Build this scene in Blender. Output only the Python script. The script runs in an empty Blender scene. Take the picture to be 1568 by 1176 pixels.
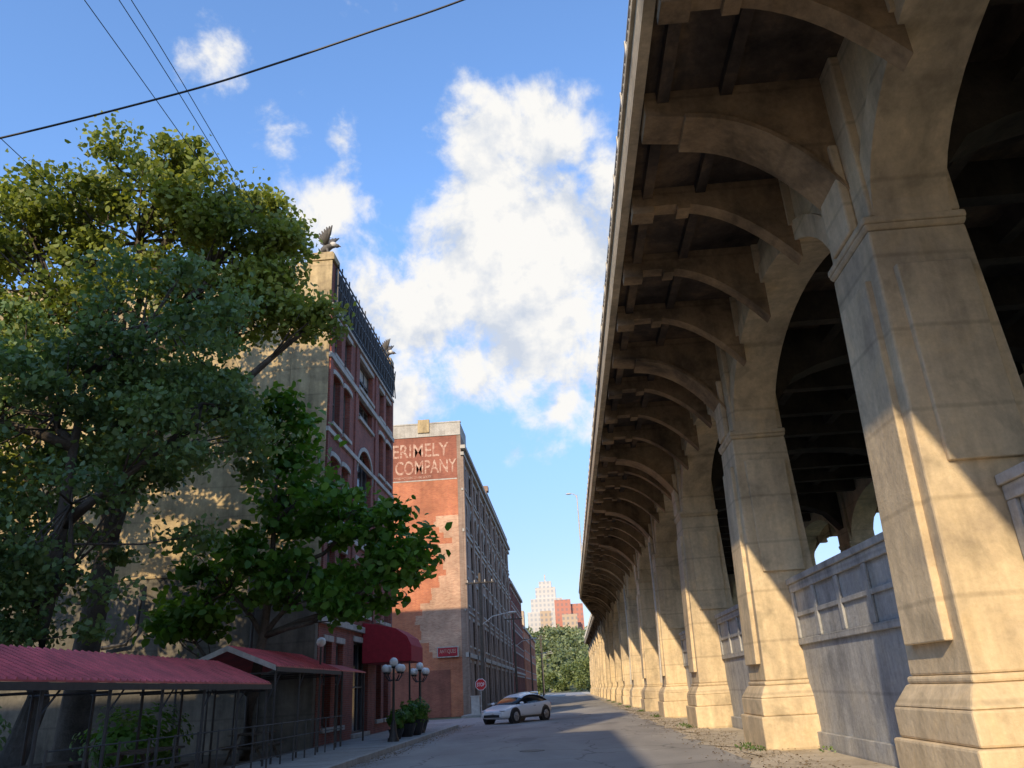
import bpy, bmesh, math, random
import numpy as np
from mathutils import Vector, Matrix
random.seed(7); RNG=np.random.default_rng(7)
SC=bpy.context.scene
# ------------------------------------------------------------------ camera
a=math.radians(2.84); p=math.radians(21.72); r=math.radians(3.2)
R0=Vector((math.cos(a),math.sin(a),0)); F=Vector((-math.sin(a)*math.cos(p),math.cos(a)*math.cos(p),math.sin(p)))
U0=R0.cross(F)
Rr=R0*math.cos(r)-U0*math.sin(r); Ur=R0*math.sin(r)+U0*math.cos(r)
cd=bpy.data.cameras.new("camera"); cam=bpy.data.objects.new("camera",cd); SC.collection.objects.link(cam)
cam.matrix_world=Matrix(((Rr.x,Ur.x,-F.x,0),(Rr.y,Ur.y,-F.y,0),(Rr.z,Ur.z,-F.z,1.6),(0,0,0,1)))
cd.sensor_width=36; cd.lens=27.05; cd.clip_end=6000; cd.clip_start=.05
SC.camera=cam
SC.view_settings.view_transform='Standard'; SC.view_settings.look='None'; SC.view_settings.exposure=0
# ------------------------------------------------------------------ helpers
class MB:
    def __init__(s): s.v=[];s.f=[];s.m=[]
    def add(s,vs,fs,m=0):
        o=len(s.v); s.v+=[tuple(v) for v in vs]; s.f+=[tuple(i+o for i in f) for f in fs]; s.m+=[m]*len(fs)
    def hexa(s,P,m=0):
        s.add(P,[(0,3,2,1),(4,5,6,7),(0,1,5,4),(1,2,6,5),(2,3,7,6),(3,0,4,7)],m)
    def box(s,x0,x1,y0,y1,z0,z1,m=0):
        s.hexa([(x0,y0,z0),(x1,y0,z0),(x1,y1,z0),(x0,y1,z0),(x0,y0,z1),(x1,y0,z1),(x1,y1,z1),(x0,y1,z1)],m)
    def frus(s,A,z0,B,z1,m=0):
        s.hexa([(A[0],A[2],z0),(A[1],A[2],z0),(A[1],A[3],z0),(A[0],A[3],z0),(B[0],B[2],z1),(B[1],B[2],z1),(B[1],B[3],z1),(B[0],B[3],z1)],m)
    def mbox(s,M,u0,u1,v0,v1,w0,w1,m=0):
        s.hexa([M(u0,v0,w0),M(u1,v0,w0),M(u1,v0,w1),M(u0,v0,w1),M(u0,v1,w0),M(u1,v1,w0),M(u1,v1,w1),M(u0,v1,w1)],m)
    def strip(s,M,us,lo,hi,w0,w1,m=0):
        n=len(us); V=[]
        for i in range(n):
            V+=[M(us[i],lo[i],w0),M(us[i],hi[i],w0),M(us[i],hi[i],w1),M(us[i],lo[i],w1)]
        Fc=[(0,1,2,3),(4*(n-1)+3,4*(n-1)+2,4*(n-1)+1,4*(n-1))]
        for i in range(n-1):
            b=4*i;c=b+4
            for j in range(4):
                k=(j+1)%4; Fc.append((b+j,c+j,c+k,b+k))
        s.add(V,Fc,m)
    def tube(s,pts,rad,n=8,m=0,cap=True):
        pts=[Vector(q) for q in pts]; V=[];Fc=[]
        ref=Vector((0,0,1))
        for i,q in enumerate(pts):
            d=(pts[min(i+1,len(pts)-1)]-pts[max(i-1,0)]).normalized()
            x=d.cross(ref)
            if x.length<.15: x=d.cross(Vector((1,0,0)))
            x.normalize(); y=d.cross(x)
            for j in range(n):
                t=2*math.pi*j/n; V.append(q+(x*math.cos(t)+y*math.sin(t))*rad[i])
        for i in range(len(pts)-1):
            for j in range(n):
                k=(j+1)%n; Fc.append((i*n+j,i*n+k,(i+1)*n+k,(i+1)*n+j))
        if cap: Fc+= [tuple(range(n-1,-1,-1)),tuple((len(pts)-1)*n+j for j in range(n))]
        s.add(V,Fc,m)
    def cyl(s,p0,p1,r0,r1=None,n=12,m=0): s.tube([p0,p1],[r0,r0 if r1 is None else r1],n,m)
    def ball(s,c,rx,ry=None,rz=None,m=0,n=12,k=8):
        ry=ry or rx; rz=rz or rx; V=[];Fc=[]
        for i in range(k+1):
            t=math.pi*i/k
            for j in range(n):
                q=2*math.pi*j/n; V.append((c[0]+rx*math.sin(t)*math.cos(q),c[1]+ry*math.sin(t)*math.sin(q),c[2]+rz*math.cos(t)))
        for i in range(k):
            for j in range(n):
                q=(j+1)%n; Fc.append((i*n+j,i*n+q,(i+1)*n+q,(i+1)*n+j))
        s.add(V,Fc,m)
    def obj(s,name,mats,parent=None,smooth=False,bevel=0,recalc=True,merge=False):
        me=bpy.data.meshes.new(name); me.from_pydata(s.v,[],s.f)
        for x in (mats if isinstance(mats,(list,tuple)) else [mats]): me.materials.append(x)
        me.polygons.foreach_set("material_index",s.m)
        if recalc or merge:
            bm=bmesh.new(); bm.from_mesh(me)
            if merge: bmesh.ops.remove_doubles(bm,verts=bm.verts,dist=1e-4)
            bmesh.ops.recalc_face_normals(bm,faces=bm.faces); bm.to_mesh(me); bm.free()
        if smooth: me.polygons.foreach_set("use_smooth",[True]*len(me.polygons))
        o=bpy.data.objects.new(name,me); SC.collection.objects.link(o)
        if parent: setpar(o,parent)
        if bevel:
            b=o.modifiers.new("bevel",'BEVEL'); b.width=bevel; b.segments=2; b.limit_method='ANGLE'
        return o
def setpar(o,parent):
    o.parent=parent; o.matrix_parent_inverse=Matrix.Translation(-parent.location)
def group(name,loc=(0,0,0)):
    e=bpy.data.objects.new(name,None); e.location=loc; e.empty_display_size=.3; SC.collection.objects.link(e); return e
ID=lambda u,v,w:(u,w,v)         # u=X  w=Y
YX=lambda u,v,w:(w,u,v)         # u=Y  w=X
# ------------------------------------------------------------------ materials
def nt_new(name):
    m=bpy.data.materials.new(name); m.use_nodes=True; nt=m.node_tree
    return m,nt,nt.nodes["Principled BSDF"]
def N(nt,t,**k):
    n=nt.nodes.new(t)
    for q,v in k.items(): setattr(n,q,v)
    return n
def posv(nt,scale=(1,1,1)):
    g=N(nt,"ShaderNodeNewGeometry"); mp=N(nt,"ShaderNodeMapping"); mp.inputs["Scale"].default_value=scale
    nt.links.new(g.outputs["Position"],mp.inputs["Vector"]); return mp.outputs[0]
def noi(nt,vec,scale,detail=5,rough=.6,dist=0):
    n=N(nt,"ShaderNodeTexNoise"); n.inputs["Scale"].default_value=scale; n.inputs["Detail"].default_value=detail
    n.inputs["Roughness"].default_value=rough; n.inputs["Distortion"].default_value=dist
    nt.links.new(vec,n.inputs["Vector"]); return n.outputs["Fac"]
def ramp(nt,fac,stops):
    c=N(nt,"ShaderNodeValToRGB"); e=c.color_ramp.elements
    while len(e)<len(stops): e.new(.5)
    for i,(q,col) in enumerate(stops):
        e[i].position=q; e[i].color=(*col,1) if len(col)==3 else col
    nt.links.new(fac,c.inputs[0]); return c.outputs[0]
def mix(nt,fac,A,B,mode='MIX'):
    n=N(nt,"ShaderNodeMixRGB",blend_type=mode)
    for i,q in enumerate((fac,A,B)):
        if isinstance(q,(int,float)): n.inputs[i].default_value=q
        elif isinstance(q,tuple): n.inputs[i].default_value=(*q,1)
        else: nt.links.new(q,n.inputs[i])
    return n.outputs[0]
def bump(nt,h,b,strength=.3,dist=.05):
    n=N(nt,"ShaderNodeBump"); n.inputs["Strength"].default_value=strength; n.inputs["Distance"].default_value=dist
    nt.links.new(h,n.inputs["Height"]); nt.links.new(n.outputs[0],b.inputs["Normal"])
def G(x): return (x,x,x)
def mottled(name,c1,c2,c3=None,s=.6,rough=.9,bs=.3,streak=.35,fs=9,patch=0,fm=.55):
    m,nt,b=nt_new(name); pv=posv(nt)
    n1=noi(nt,pv,s,6,.65,.3)
    st=[(.3,c1),(.7,c2)] if c3 is None else [(.3,c1),(.5,c2),(.7,c3)]
    col=ramp(nt,n1,st)
    n2=noi(nt,pv,fs,6,.7); col=mix(nt,fm,col,ramp(nt,n2,[(.3,G(.62)),(.7,G(1.2))]),'MULTIPLY')
    if streak:
        n3=noi(nt,posv(nt,(2.2,2.2,.22)),1.3,6,.6); col=mix(nt,streak,col,ramp(nt,n3,[(.35,G(.3)),(.6,G(1))]),'MULTIPLY')
    if patch:
        n4=noi(nt,pv,.9,6,.55,.8); col=mix(nt,patch,col,ramp(nt,n4,[(.34,(.60,.62,.64)),(.45,G(1)),(.56,G(1)),(.66,(1.15,1.1,1.0))]),'MULTIPLY')
        wv=N(nt,"ShaderNodeTexWave",bands_direction='Z'); wv.inputs["Scale"].default_value=.26; wv.inputs["Distortion"].default_value=.35; wv.inputs["Detail"].default_value=3
        nt.links.new(pv,wv.inputs["Vector"]); col=mix(nt,.5,col,ramp(nt,wv.outputs["Fac"],[(.0,G(.6)),(.012,G(1))]),'MULTIPLY')
    nt.links.new(col,b.inputs["Base Color"]); b.inputs["Roughness"].default_value=rough
    b.inputs["Specular IOR Level"].default_value=.25
    bump(nt,n2,b,bs,.04); return m
def plain(name,c,rough=.5,metal=0,var=.25,s=6):
    m,nt,b=nt_new(name); n=noi(nt,posv(nt),s,4,.65)
    col=ramp(nt,n,[(.3,tuple(x*(1-var) for x in c)),(.7,tuple(min(1,x*(1+var*.6)) for x in c))])
    nt.links.new(col,b.inputs["Base Color"]); b.inputs["Roughness"].default_value=rough; b.inputs["Metallic"].default_value=metal
    return m
def brickmat(name,c1,c2,mort,var=.5,stain=G(.25)):
    m,nt,b=nt_new(name)
    g=N(nt,"ShaderNodeNewGeometry"); s=N(nt,"ShaderNodeSeparateXYZ"); nt.links.new(g.outputs["Position"],s.inputs[0])
    ad=N(nt,"ShaderNodeMath",operation='ADD'); nt.links.new(s.outputs[0],ad.inputs[0]); nt.links.new(s.outputs[1],ad.inputs[1])
    cb=N(nt,"ShaderNodeCombineXYZ"); nt.links.new(ad.outputs[0],cb.inputs[0]); nt.links.new(s.outputs[2],cb.inputs[1])
    t=N(nt,"ShaderNodeTexBrick"); nt.links.new(cb.outputs[0],t.inputs["Vector"])
    t.inputs["Scale"].default_value=1; t.inputs["Brick Width"].default_value=.23; t.inputs["Row Height"].default_value=.078
    t.inputs["Mortar Size"].default_value=.007; t.inputs["Bias"].default_value=0
    t.inputs["Color1"].default_value=(*c1,1); t.inputs["Color2"].default_value=(*c2,1); t.inputs["Mortar"].default_value=(*mort,1)
    pv=posv(nt); n1=noi(nt,pv,.35,6,.65,.4)
    col=mix(nt,var,t.outputs["Color"],ramp(nt,n1,[(.3,G(.5)),(.68,G(1.25))]),'MULTIPLY')
    n3=noi(nt,posv(nt,(1.5,1.5,.2)),1,5,.6); col=mix(nt,.5,col,ramp(nt,n3,[(.3,stain),(.55,G(1))]),'MULTIPLY')
    nt.links.new(col,b.inputs["Base Color"]); b.inputs["Roughness"].default_value=.9
    bump(nt,t.outputs["Fac"],b,-.3,.01); return m
M_conc=mottled("viaduct_concrete",(.46,.37,.26),(.68,.54,.35),(.80,.64,.42),.5,bs=.35,streak=.32,patch=.6,fm=.38)
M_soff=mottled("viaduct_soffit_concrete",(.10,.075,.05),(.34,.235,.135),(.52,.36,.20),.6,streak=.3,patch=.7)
M_int=mottled("shade_darkened_interior_concrete",(.025,.022,.018),(.07,.055,.04),(.11,.085,.06),.6,streak=.3)  # concrete darkened in colour to deepen the shade under the deck
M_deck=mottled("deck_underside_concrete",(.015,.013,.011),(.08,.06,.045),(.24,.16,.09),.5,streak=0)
M_wallc=mottled("infill_wall_concrete",(.30,.31,.32),(.44,.44,.43),(.54,.52,.47),.8,bs=.4,streak=.4,patch=.5)
M_stuc=mottled("buff_stucco",(.25,.19,.12),(.50,.38,.21),(.60,.47,.27),.45,streak=.5,fs=5,patch=.5)
M_stucd=mottled("shade_darkened_grey_base",(.09,.085,.07),(.17,.155,.125),(.24,.21,.165),.45,streak=.5,fs=5,patch=.5)  # grey plaster base, darkened in colour to stand in for tree shade
M_stone=mottled("pale_limestone",(.38,.35,.3),(.55,.52,.46),None,1.2,streak=.3)
M_rail=plain("railing_paint",(.50,.47,.42),.55)
M_brick1=brickmat("dark_red_brick",(.31,.08,.048),(.20,.052,.036),(.22,.16,.13))
M_brick2=brickmat("orange_red_brick",(.56,.18,.075),(.44,.12,.055),(.42,.28,.18),.7,G(.6))
M_brick2d=brickmat("painted_brick_band",(.33,.11,.065),(.26,.08,.05),(.28,.14,.09),.7,G(.5))
M_brick2f=brickmat("tan_street_brick",(.34,.24,.18),(.28,.18,.13),(.28,.23,.18),.5)
M_brick2p=brickmat("weathered_pink_brick",(.60,.36,.22),(.46,.24,.14),(.52,.40,.30),.8,G(.6))
M_glass=nt_new("window_glass")[0]
_b=M_glass.node_tree.nodes["Principled BSDF"]; _b.inputs["Base Color"].default_value=(.02,.025,.03,1); _b.inputs["Roughness"].default_value=.12
M_frame=plain("window_frame_paint",(.12,.11,.10),.6)
M_black=plain("black_iron",(.018,.018,.018),.45)
M_rust=plain("weathered_steel",(.05,.045,.04),.6)
M_redroof=plain("red_metal_roofing",(.56,.09,.10),.42,0,.4,2)
M_redcan=plain("red_canvas",(.34,.015,.025),.8)
M_whiteg=nt_new("white_globe_glass")[0]; M_whiteg.node_tree.nodes["Principled BSDF"].inputs["Base Color"].default_value=(.8,.8,.76,1)
M_whiteg.node_tree.nodes["Principled BSDF"].inputs["Roughness"].default_value=.25
M_bark=mottled("bark",(.07,.057,.044),(.15,.125,.10),None,3,streak=.3,bs=.8,fs=20)
M_side=mottled("sidewalk_concrete",(.30,.29,.26),(.42,.40,.36),None,.8,streak=0)
M_dirt=mottled("dusty_verge",(.34,.28,.20),(.54,.46,.34),(.62,.54,.42),.7,streak=0,fs=14,bs=.6)
M_patio=mottled("patio_earth",(.07,.06,.045),(.13,.11,.08),None,.7,streak=0,fs=14,bs=.6)
M_statue=plain("statue_dark",(.10,.09,.08),.7); M_statue2=plain("statue_white",(.6,.57,.52),.7)
M_wood=mottled("weathered_wood",(.08,.065,.05),(.16,.13,.1),None,3,streak=.4)
def asphalt():
    m,nt,b=nt_new("old_asphalt"); pv=posv(nt)
    big=noi(nt,posv(nt,(1,.35,1)),.35,6,.6,.5); fine=noi(nt,pv,45,4,.7)
    col=ramp(nt,big,[(.3,(.24,.228,.21)),(.5,(.32,.30,.275)),(.68,(.40,.375,.335))])
    col=mix(nt,.6,col,ramp(nt,fine,[(.3,G(.6)),(.7,G(1.3))]),'MULTIPLY')
    vo=N(nt,"ShaderNodeTexVoronoi",feature='DISTANCE_TO_EDGE'); vo.inputs["Scale"].default_value=.28
    nz=N(nt,"ShaderNodeTexNoise"); nz.inputs["Scale"].default_value=1.2; nz.inputs["Detail"].default_value=6; nt.links.new(pv,nz.inputs["Vector"])
    vv=N(nt,"ShaderNodeVectorMath",operation='ADD'); nt.links.new(pv,vv.inputs[0]); nt.links.new(nz.outputs["Color"],vv.inputs[1]); nt.links.new(vv.outputs[0],vo.inputs["Vector"])
    col=mix(nt,.75,col,ramp(nt,vo.outputs["Distance"],[(.0,G(.25)),(.012,G(1))]),'MULTIPLY')
    pt=noi(nt,posv(nt,(1,.5,1)),.22,2,.3,.2); col=mix(nt,.7,col,ramp(nt,pt,[(.40,G(.7)),(.415,G(1))]),'MULTIPLY')
    nt.links.new(col,b.inputs["Base Color"]); b.inputs["Roughness"].default_value=.85; bump(nt,fine,b,.35,.01); return m
M_asph=asphalt()
def groundmat():
    m,nt,b=nt_new("ground_earth_grass"); pv=posv(nt); n1=noi(nt,pv,.06,6,.7); n2=noi(nt,pv,2,6,.7)
    col=ramp(nt,n1,[(.35,(.06,.085,.03)),(.5,(.11,.12,.05)),(.65,(.26,.21,.14))])
    col=mix(nt,.6,col,ramp(nt,n2,[(.3,G(.5)),(.7,G(1.3))]),'MULTIPLY')
    nt.links.new(col,b.inputs["Base Color"]); b.inputs["Roughness"].default_value=.95; return m
M_ground=groundmat()
def leafmat(name,dark,light,trans=.35,cs=.5):
    m=bpy.data.materials.new(name); m.use_nodes=True; nt=m.node_tree; nt.nodes.clear()
    at=N(nt,"ShaderNodeAttribute",attribute_name="tint"); n1=noi(nt,posv(nt),cs,2,.6)
    ad=N(nt,"ShaderNodeMath",operation='MULTIPLY_ADD'); nt.links.new(at.outputs["Fac"],ad.inputs[0]); ad.inputs[1].default_value=.6
    sb=N(nt,"ShaderNodeMath",operation='MULTIPLY_ADD'); nt.links.new(n1,sb.inputs[0]); sb.inputs[1].default_value=1.2; sb.inputs[2].default_value=-.4
    nt.links.new(sb.outputs[0],ad.inputs[2])
    col=ramp(nt,ad.outputs[0],[(.0,dark),(1,light)])
    d=N(nt,"ShaderNodeBsdfPrincipled"); d.inputs["Roughness"].default_value=.45; d.inputs["Specular IOR Level"].default_value=.4
    t=N(nt,"ShaderNodeBsdfTranslucent"); mx=N(nt,"ShaderNodeMixShader"); mx.inputs[0].default_value=trans
    nt.links.new(col,d.inputs["Base Color"]); tc=mix(nt,1,col,(1.5,1.4,.6),'MULTIPLY'); nt.links.new(tc,t.inputs["Color"])
    nt.links.new(d.outputs[0],mx.inputs[1]); nt.links.new(t.outputs[0],mx.inputs[2])
    o=N(nt,"ShaderNodeOutputMaterial"); nt.links.new(mx.outputs[0],o.inputs[0]); return m
M_leafA=leafmat("yellow_green_leaves",(.07,.11,.02),(.32,.36,.08),.4)
M_leafB=leafmat("grey_green_leaves",(.055,.10,.035),(.20,.29,.10),.35)
M_leafC=leafmat("broad_green_leaves",(.04,.11,.012),(.14,.28,.04),.4)
M_leafD=leafmat("roadside_foliage",(.05,.08,.02),(.22,.25,.08),.15,.06)
M_leafH=leafmat("hazy_hill_foliage",(.09,.13,.06),(.23,.26,.11),.15,.03)
# ------------------------------------------------------------------ world
w=bpy.data.worlds.new("World"); SC.world=w; w.use_nodes=True; nt=w.node_tree
bg=nt.nodes["Background"]; bg.inputs[1].default_value=.15
SE=25.5; SAZ=194.0
sky=N(nt,"ShaderNodeTexSky",sky_type='NISHITA'); sky.sun_disc=False; sky.sun_elevation=math.radians(SE); sky.sun_rotation=math.radians(SAZ)
sky.air_density=1.0; sky.dust_density=.5; sky.ozone_density=1.8
tc=N(nt,"ShaderNodeTexCoord"); D=tc.outputs["Generated"]
blobs=[(-.057,.771,.634,.062,1.2),(.015,.778,.627,.057,1.2),(-.039,.814,.580,.078,1.35),(.023,.853,.521,.115,1.5),(-.07,.856,.513,.088,1.4),
(-.002,.9,.435,.12,1.35),(-.151,.878,.456,.085,1.1),(-.082,.923,.377,.085,.9),(-.256,.786,.563,.08,.95),(-.34,.65,.68,.08,.5),
(.016,.94,.341,.04,.95),(-.186,.919,.348,.08,.95),(-.297,.731,.614,.09,.65),(-.228,.741,.632,.06,.55),(.07,.86,.49,.08,1.25),(-.22,.85,.47,.09,.95),(-.05,.955,.29,.06,.5),(-.13,.965,.22,.05,.4),(-.30,.60,.74,.05,.35)]
cur=None
for bx,by,bz,br,bw in blobs:
    d=N(nt,"ShaderNodeVectorMath",operation='DISTANCE'); v=Vector((bx,by,bz)).normalized(); d.inputs[1].default_value=v; nt.links.new(D,d.inputs[0])
    q=N(nt,"ShaderNodeMath",operation='MULTIPLY_ADD'); nt.links.new(d.outputs["Value"],q.inputs[0]); q.inputs[1].default_value=-.9/br; q.inputs[2].default_value=bw
    if cur is None: cur=q.outputs[0]
    else:
        x=N(nt,"ShaderNodeMath",operation='SMOOTH_MAX'); x.inputs[2].default_value=.2; nt.links.new(cur,x.inputs[0]); nt.links.new(q.outputs[0],x.inputs[1]); cur=x.outputs[0]
cl=N(nt,"ShaderNodeMath",operation='MAXIMUM'); nt.links.new(cur,cl.inputs[0]); cl.inputs[1].default_value=-.3
n1=noi(nt,D,9,9,.6,.15)
q=N(nt,"ShaderNodeMath",operation='MULTIPLY_ADD'); nt.links.new(n1,q.inputs[0]); q.inputs[1].default_value=3.4; nt.links.new(cl.outputs[0],q.inputs[2])
mr=N(nt,"ShaderNodeMapRange",interpolation_type='SMOOTHSTEP'); nt.links.new(q.outputs[0],mr.inputs[0]); mr.inputs[1].default_value=1.8; mr.inputs[2].default_value=2.5
mp=N(nt,"ShaderNodeMapping"); mp.inputs["Location"].default_value=(.03,0,.035); nt.links.new(D,mp.inputs[0])
n2=noi(nt,mp.outputs[0],9,6,.58,.15)
df=N(nt,"ShaderNodeMath",operation='SUBTRACT'); nt.links.new(n1,df.inputs[0]); nt.links.new(n2,df.inputs[1])
cc=ramp(nt,mix(nt,1,df.outputs[0],(.5,.5,.5),'ADD'),[(.36,(4.2,4.6,5.3)),(.54,(6.5,6.4,6.2))])
sp=N(nt,"ShaderNodeSeparateXYZ"); nt.links.new(D,sp.inputs[0])
mz=N(nt,"ShaderNodeMapRange",interpolation_type='SMOOTHSTEP'); nt.links.new(sp.outputs[2],mz.inputs[0]); mz.inputs[1].default_value=.0; mz.inputs[2].default_value=.6
fac=mix(nt,mz.outputs[0],(.80,.76,.88),(1.65,2.0,2.4))
skyc=mix(nt,1,sky.outputs[0],fac,'MULTIPLY')
out=mix(nt,mr.outputs[0],skyc,cc)
nt.links.new(out,bg.inputs[0])
S=Vector((math.sin(math.radians(SAZ))*math.cos(math.radians(SE)),math.cos(math.radians(SAZ))*math.cos(math.radians(SE)),math.sin(math.radians(SE))))
sl=bpy.data.lights.new("sun",'SUN'); sl.energy=5.0; sl.angle=math.radians(.53); sl.color=(1,.80,.53)
so=bpy.data.objects.new("sun",sl); so.rotation_euler=S.to_track_quat('Z','Y').to_euler(); so.location=(-10,-40,60); SC.collection.objects.link(so)
# ------------------------------------------------------------------ ground
def hz(x,y):
    t=max(0,min(1,(y-350)/220)); t=t*t*(3-2*t)
    return t*(33+4*math.sin(x*.035+1)+2*math.sin(y*.03+x*.05)-.10*max(0,x+12))
xs=[-3000,-1500,-800,-500]+list(range(-400,401,20))+[500,800,1500,3000]; ys=[-3000,-1000,-300,-100,0,60,120,200,260]+list(range(300,800,15))+[1000,1600,3000]
g=MB(); V=[(x,y,max(0,hz(x,y))-.03) for y in ys for x in xs]; nx=len(xs)
g.add(V,[(j*nx+i,j*nx+i+1,(j+1)*nx+i+1,(j+1)*nx+i) for j in range(len(ys)-1) for i in range(nx-1)])
g.obj("ground",M_ground,smooth=True)
g=MB(); g.add([(-5.8,-60,0),(3.6,-60,0),(3.6,300,0),(-5.8,300,0)],[(0,1,2,3)]); g.add([(-60,43.5,-.004),(-5.8,43.5,-.004),(-5.8,58.5,-.004),(-60,58.5,-.004)],[(0,1,2,3)])
g.obj("road",M_asph)
g=MB(); g.add([(3.0,-60,-.012),(5.85,-60,-.012),(5.85,300,-.012),(3.0,300,-.012)],[(0,1,2,3)]); g.add([(5.9,-60,-.012),(20,-60,-.012),(20,300,-.012),(5.9,300,-.012)],[(0,1,2,3)],1)
e=[];n=400
for i in range(n+1):
    y=-40+i*.66; e.append((3.7+.3*math.sin(y*.7)+.2*math.sin(y*2.1)+random.uniform(-.12,.12),y,.006))
for i in range(n): g.add([e[i],(4.7,e[i][1],.02),(4.7,e[i+1][1],.02),e[i+1]],[(0,1,2,3)])
g.obj("dirt_verge",[M_dirt,M_patio])
g=MB()
for y0,y1 in ((-60,42.5),(59.5,300)):
    g.box(-9.0 if y0<0 else -7.9,-5.97,y0,y1,-.05,.13); g.box(-5.97,-5.8,y0,y1,-.05,.15,1)
    y=y0+1.5
    while y<y1:
        g.box(-8.9 if y0<0 else -7.8,-5.98,y,y+.02,.128,.1315,2); y+=1.5
g.obj("sidewalk",[M_side,M_stone,M_black],bevel=.01)
g=MB(); g.add([(-30,-11.9,.10),(-9.0,-11.9,.10),(-9.0,28.9,.10),(-30,28.9,.10)],[(0,1,2,3)]); g.obj("patio_ground",M_patio)
m=MB()
for x,y in ((-1.2,24),(.8,52)):
    m.cyl((x,y,.001),(x,y,.010),.36,n=24)
m.obj("manhole_covers",M_rust)
# ------------------------------------------------------------------ viaduct
via=group("concrete_viaduct",(10.7,90,0))
KS=range(-4,18); YK=lambda k:11.0+10.4*k
def mir(f): return lambda x:21.4-x if f else x
pier=MB(); arch=MB(); rib=MB(); deck=MB(); wall=MB(); rail=MB(); pan=MB(); inn=MB()
def X2(fx,x0,x1):
    q=sorted((fx(x0),fx(x1))); return q
for k in KS:
    y=YK(k)
    for side in (0,1):
        fx=mir(side)
        def bx(mb,x0,x1,y0,y1,z0,z1,m=0):
            q=X2(fx,x0,x1); mb.box(q[0],q[1],y0,y1,z0,z1,m)
        def fr(mb,A,z0,B,z1):
            qa=X2(fx,A[0],A[1]); qb=X2(fx,B[0],B[1]); mb.frus((qa[0],qa[1],A[2],A[3]),z0,(qb[0],qb[1],B[2],B[3]),z1)
        bx(pier,4.46,6.8,y-1.22,y+1.22,-.1,.72)
        bx(pier,4.53,6.72,y-1.15,y+1.15,.722,1.12)
        fr(pier,(4.53,6.72,y-1.15,y+1.15),1.122,(4.70,6.55,y-.97,y+.97),1.40)
        bx(pier,4.72,6.53,y-.95,y+.95,1.402,1.50)
        fr(pier,(4.76,6.50,y-.91,y+.91),1.502,(4.93,6.36,y-.80,y+.80),7.7)
        fr(pier,(4.93,6.36,y-.80,y+.80),7.702,(4.88,6.40,y-.85,y+.85),7.80)
        bx(pier,4.88,6.40,y-.85,y+.85,7.802,7.93)
        bx(pier,5.0,6.34,y-.84,y+.84,7.932,11.04)
        bx(pier,4.84,5.0,y-.42,y+.42,7.93,9.6)
        fr(pan,(4.66,4.78,y-.62,y+.62),1.9,(4.82,4.94,y-.55,y+.55),7.0)
        for sg in (-1,1):
            ya,yb=sorted((y+sg*.78,y+sg*.935))
            bx(pan,5.15,6.2,ya,yb,4.1,7.05)
        us=[fx(2.0+i*(3.0/14)) for i in range(15)]
        lo=[]
        for i in range(15):
            t=i/14; lo.append(10.55-.12*math.sin(t*math.pi)-1.75*max(0,(t-.25)/.75)**2.2)
        if y<90: rib.strip(ID,us,lo,[11.04]*15,y-.36,y+.36)
        if y<90: rib.strip(ID,us[3:],[q-.10 for q in lo[3:]],lo[3:],y-.45,y+.45)
    us=[6.35+i*(8.7/12) for i in range(13)]
    inn.strip(ID,us,[8.7+1.6*math.sqrt(max(0,1-((u-10.7)/4.35)**2)) for u in us],[11.04]*13,y-.4,y+.4)
    if k<17:
        y0=y+.84;y1=y+10.4-.84;c=(y0+y1)/2;h=(y1-y0)/2
        us=[c-h*math.cos(math.pi*i/24) for i in range(25)]
        cr=[7.9+2.15*math.sqrt(max(0,1-((u-c)/h)**2)) for u in us]
        for side in (0,1):
            fx=mir(side); q=X2(fx,5.15,6.2)
            arch.strip(YX,us,cr,[11.04]*25,q[0],q[1])
            q=X2(fx,5.07,5.15)
            hi=[7.9+.25+2.3*math.sqrt(max(0,1-((u-c)/(h+.3))**2)) for u in us]
            arch.strip(YX,us,cr,hi,q[0],q[1])
            for j in (1,2,3):
                yy=y+2.6*j
                ox=2.0 if yy<89 else 2.0+2.3*min(1,(yy-89)/26)
                us3=[fx(ox+i*((5.16-ox)/14)) for i in range(15)]
                lo=[10.62-1.45*max(0,(i/14-.28)/.72)**2 for i in range(15)]
                rib.strip(ID,us3,lo,[11.04]*15,yy-.17,yy+.17)
                q=X2(fx,ox-.02,ox+.42)
                if yy<90: rib.box(q[0],q[1],yy-.2,yy+.2,10.45,10.61)
                if yy<90:
                    q=X2(fx,ox+.9,ox+1.15); rib.box(q[0],q[1],yy-.19,yy+.19,10.5,10.6)
                q=X2(fx,5.0,5.149); arch.box(q[0],q[1],yy-.24,yy+.24,10.3 if j==2 else 9.9,11.03)
        for j in (1,2,3):
            yy=y+2.6*j; inn.box(6.2,15.2,yy-.17,yy+.17,10.2,11.04)
        ya,yb=y+.90,y+10.4-.90
        wall.box(5.78,5.98,ya,yb,-.1,3.72)
        wall.box(5.66,6.06,ya,yb,3.722,3.86); wall.box(5.71,5.778,ya,yb,3.52,3.72)
        wall.box(5.71,5.778,ya,yb,2.28,2.42); wall.box(5.73,5.778,ya,yb,2.93,3.03); wall.box(5.68,5.778,ya,yb,-.1,.35)
        nn=5
        for j in range(nn+1):
            yy=ya+(yb-ya-.2)*j/nn; wall.box(5.72,5.778,yy,yy+.2,2.422,3.518)
def eo(y): return 0 if y<89 else 2.3*min(1,(y-89)/26)
dy=[-36,89,102,115,188]
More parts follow.
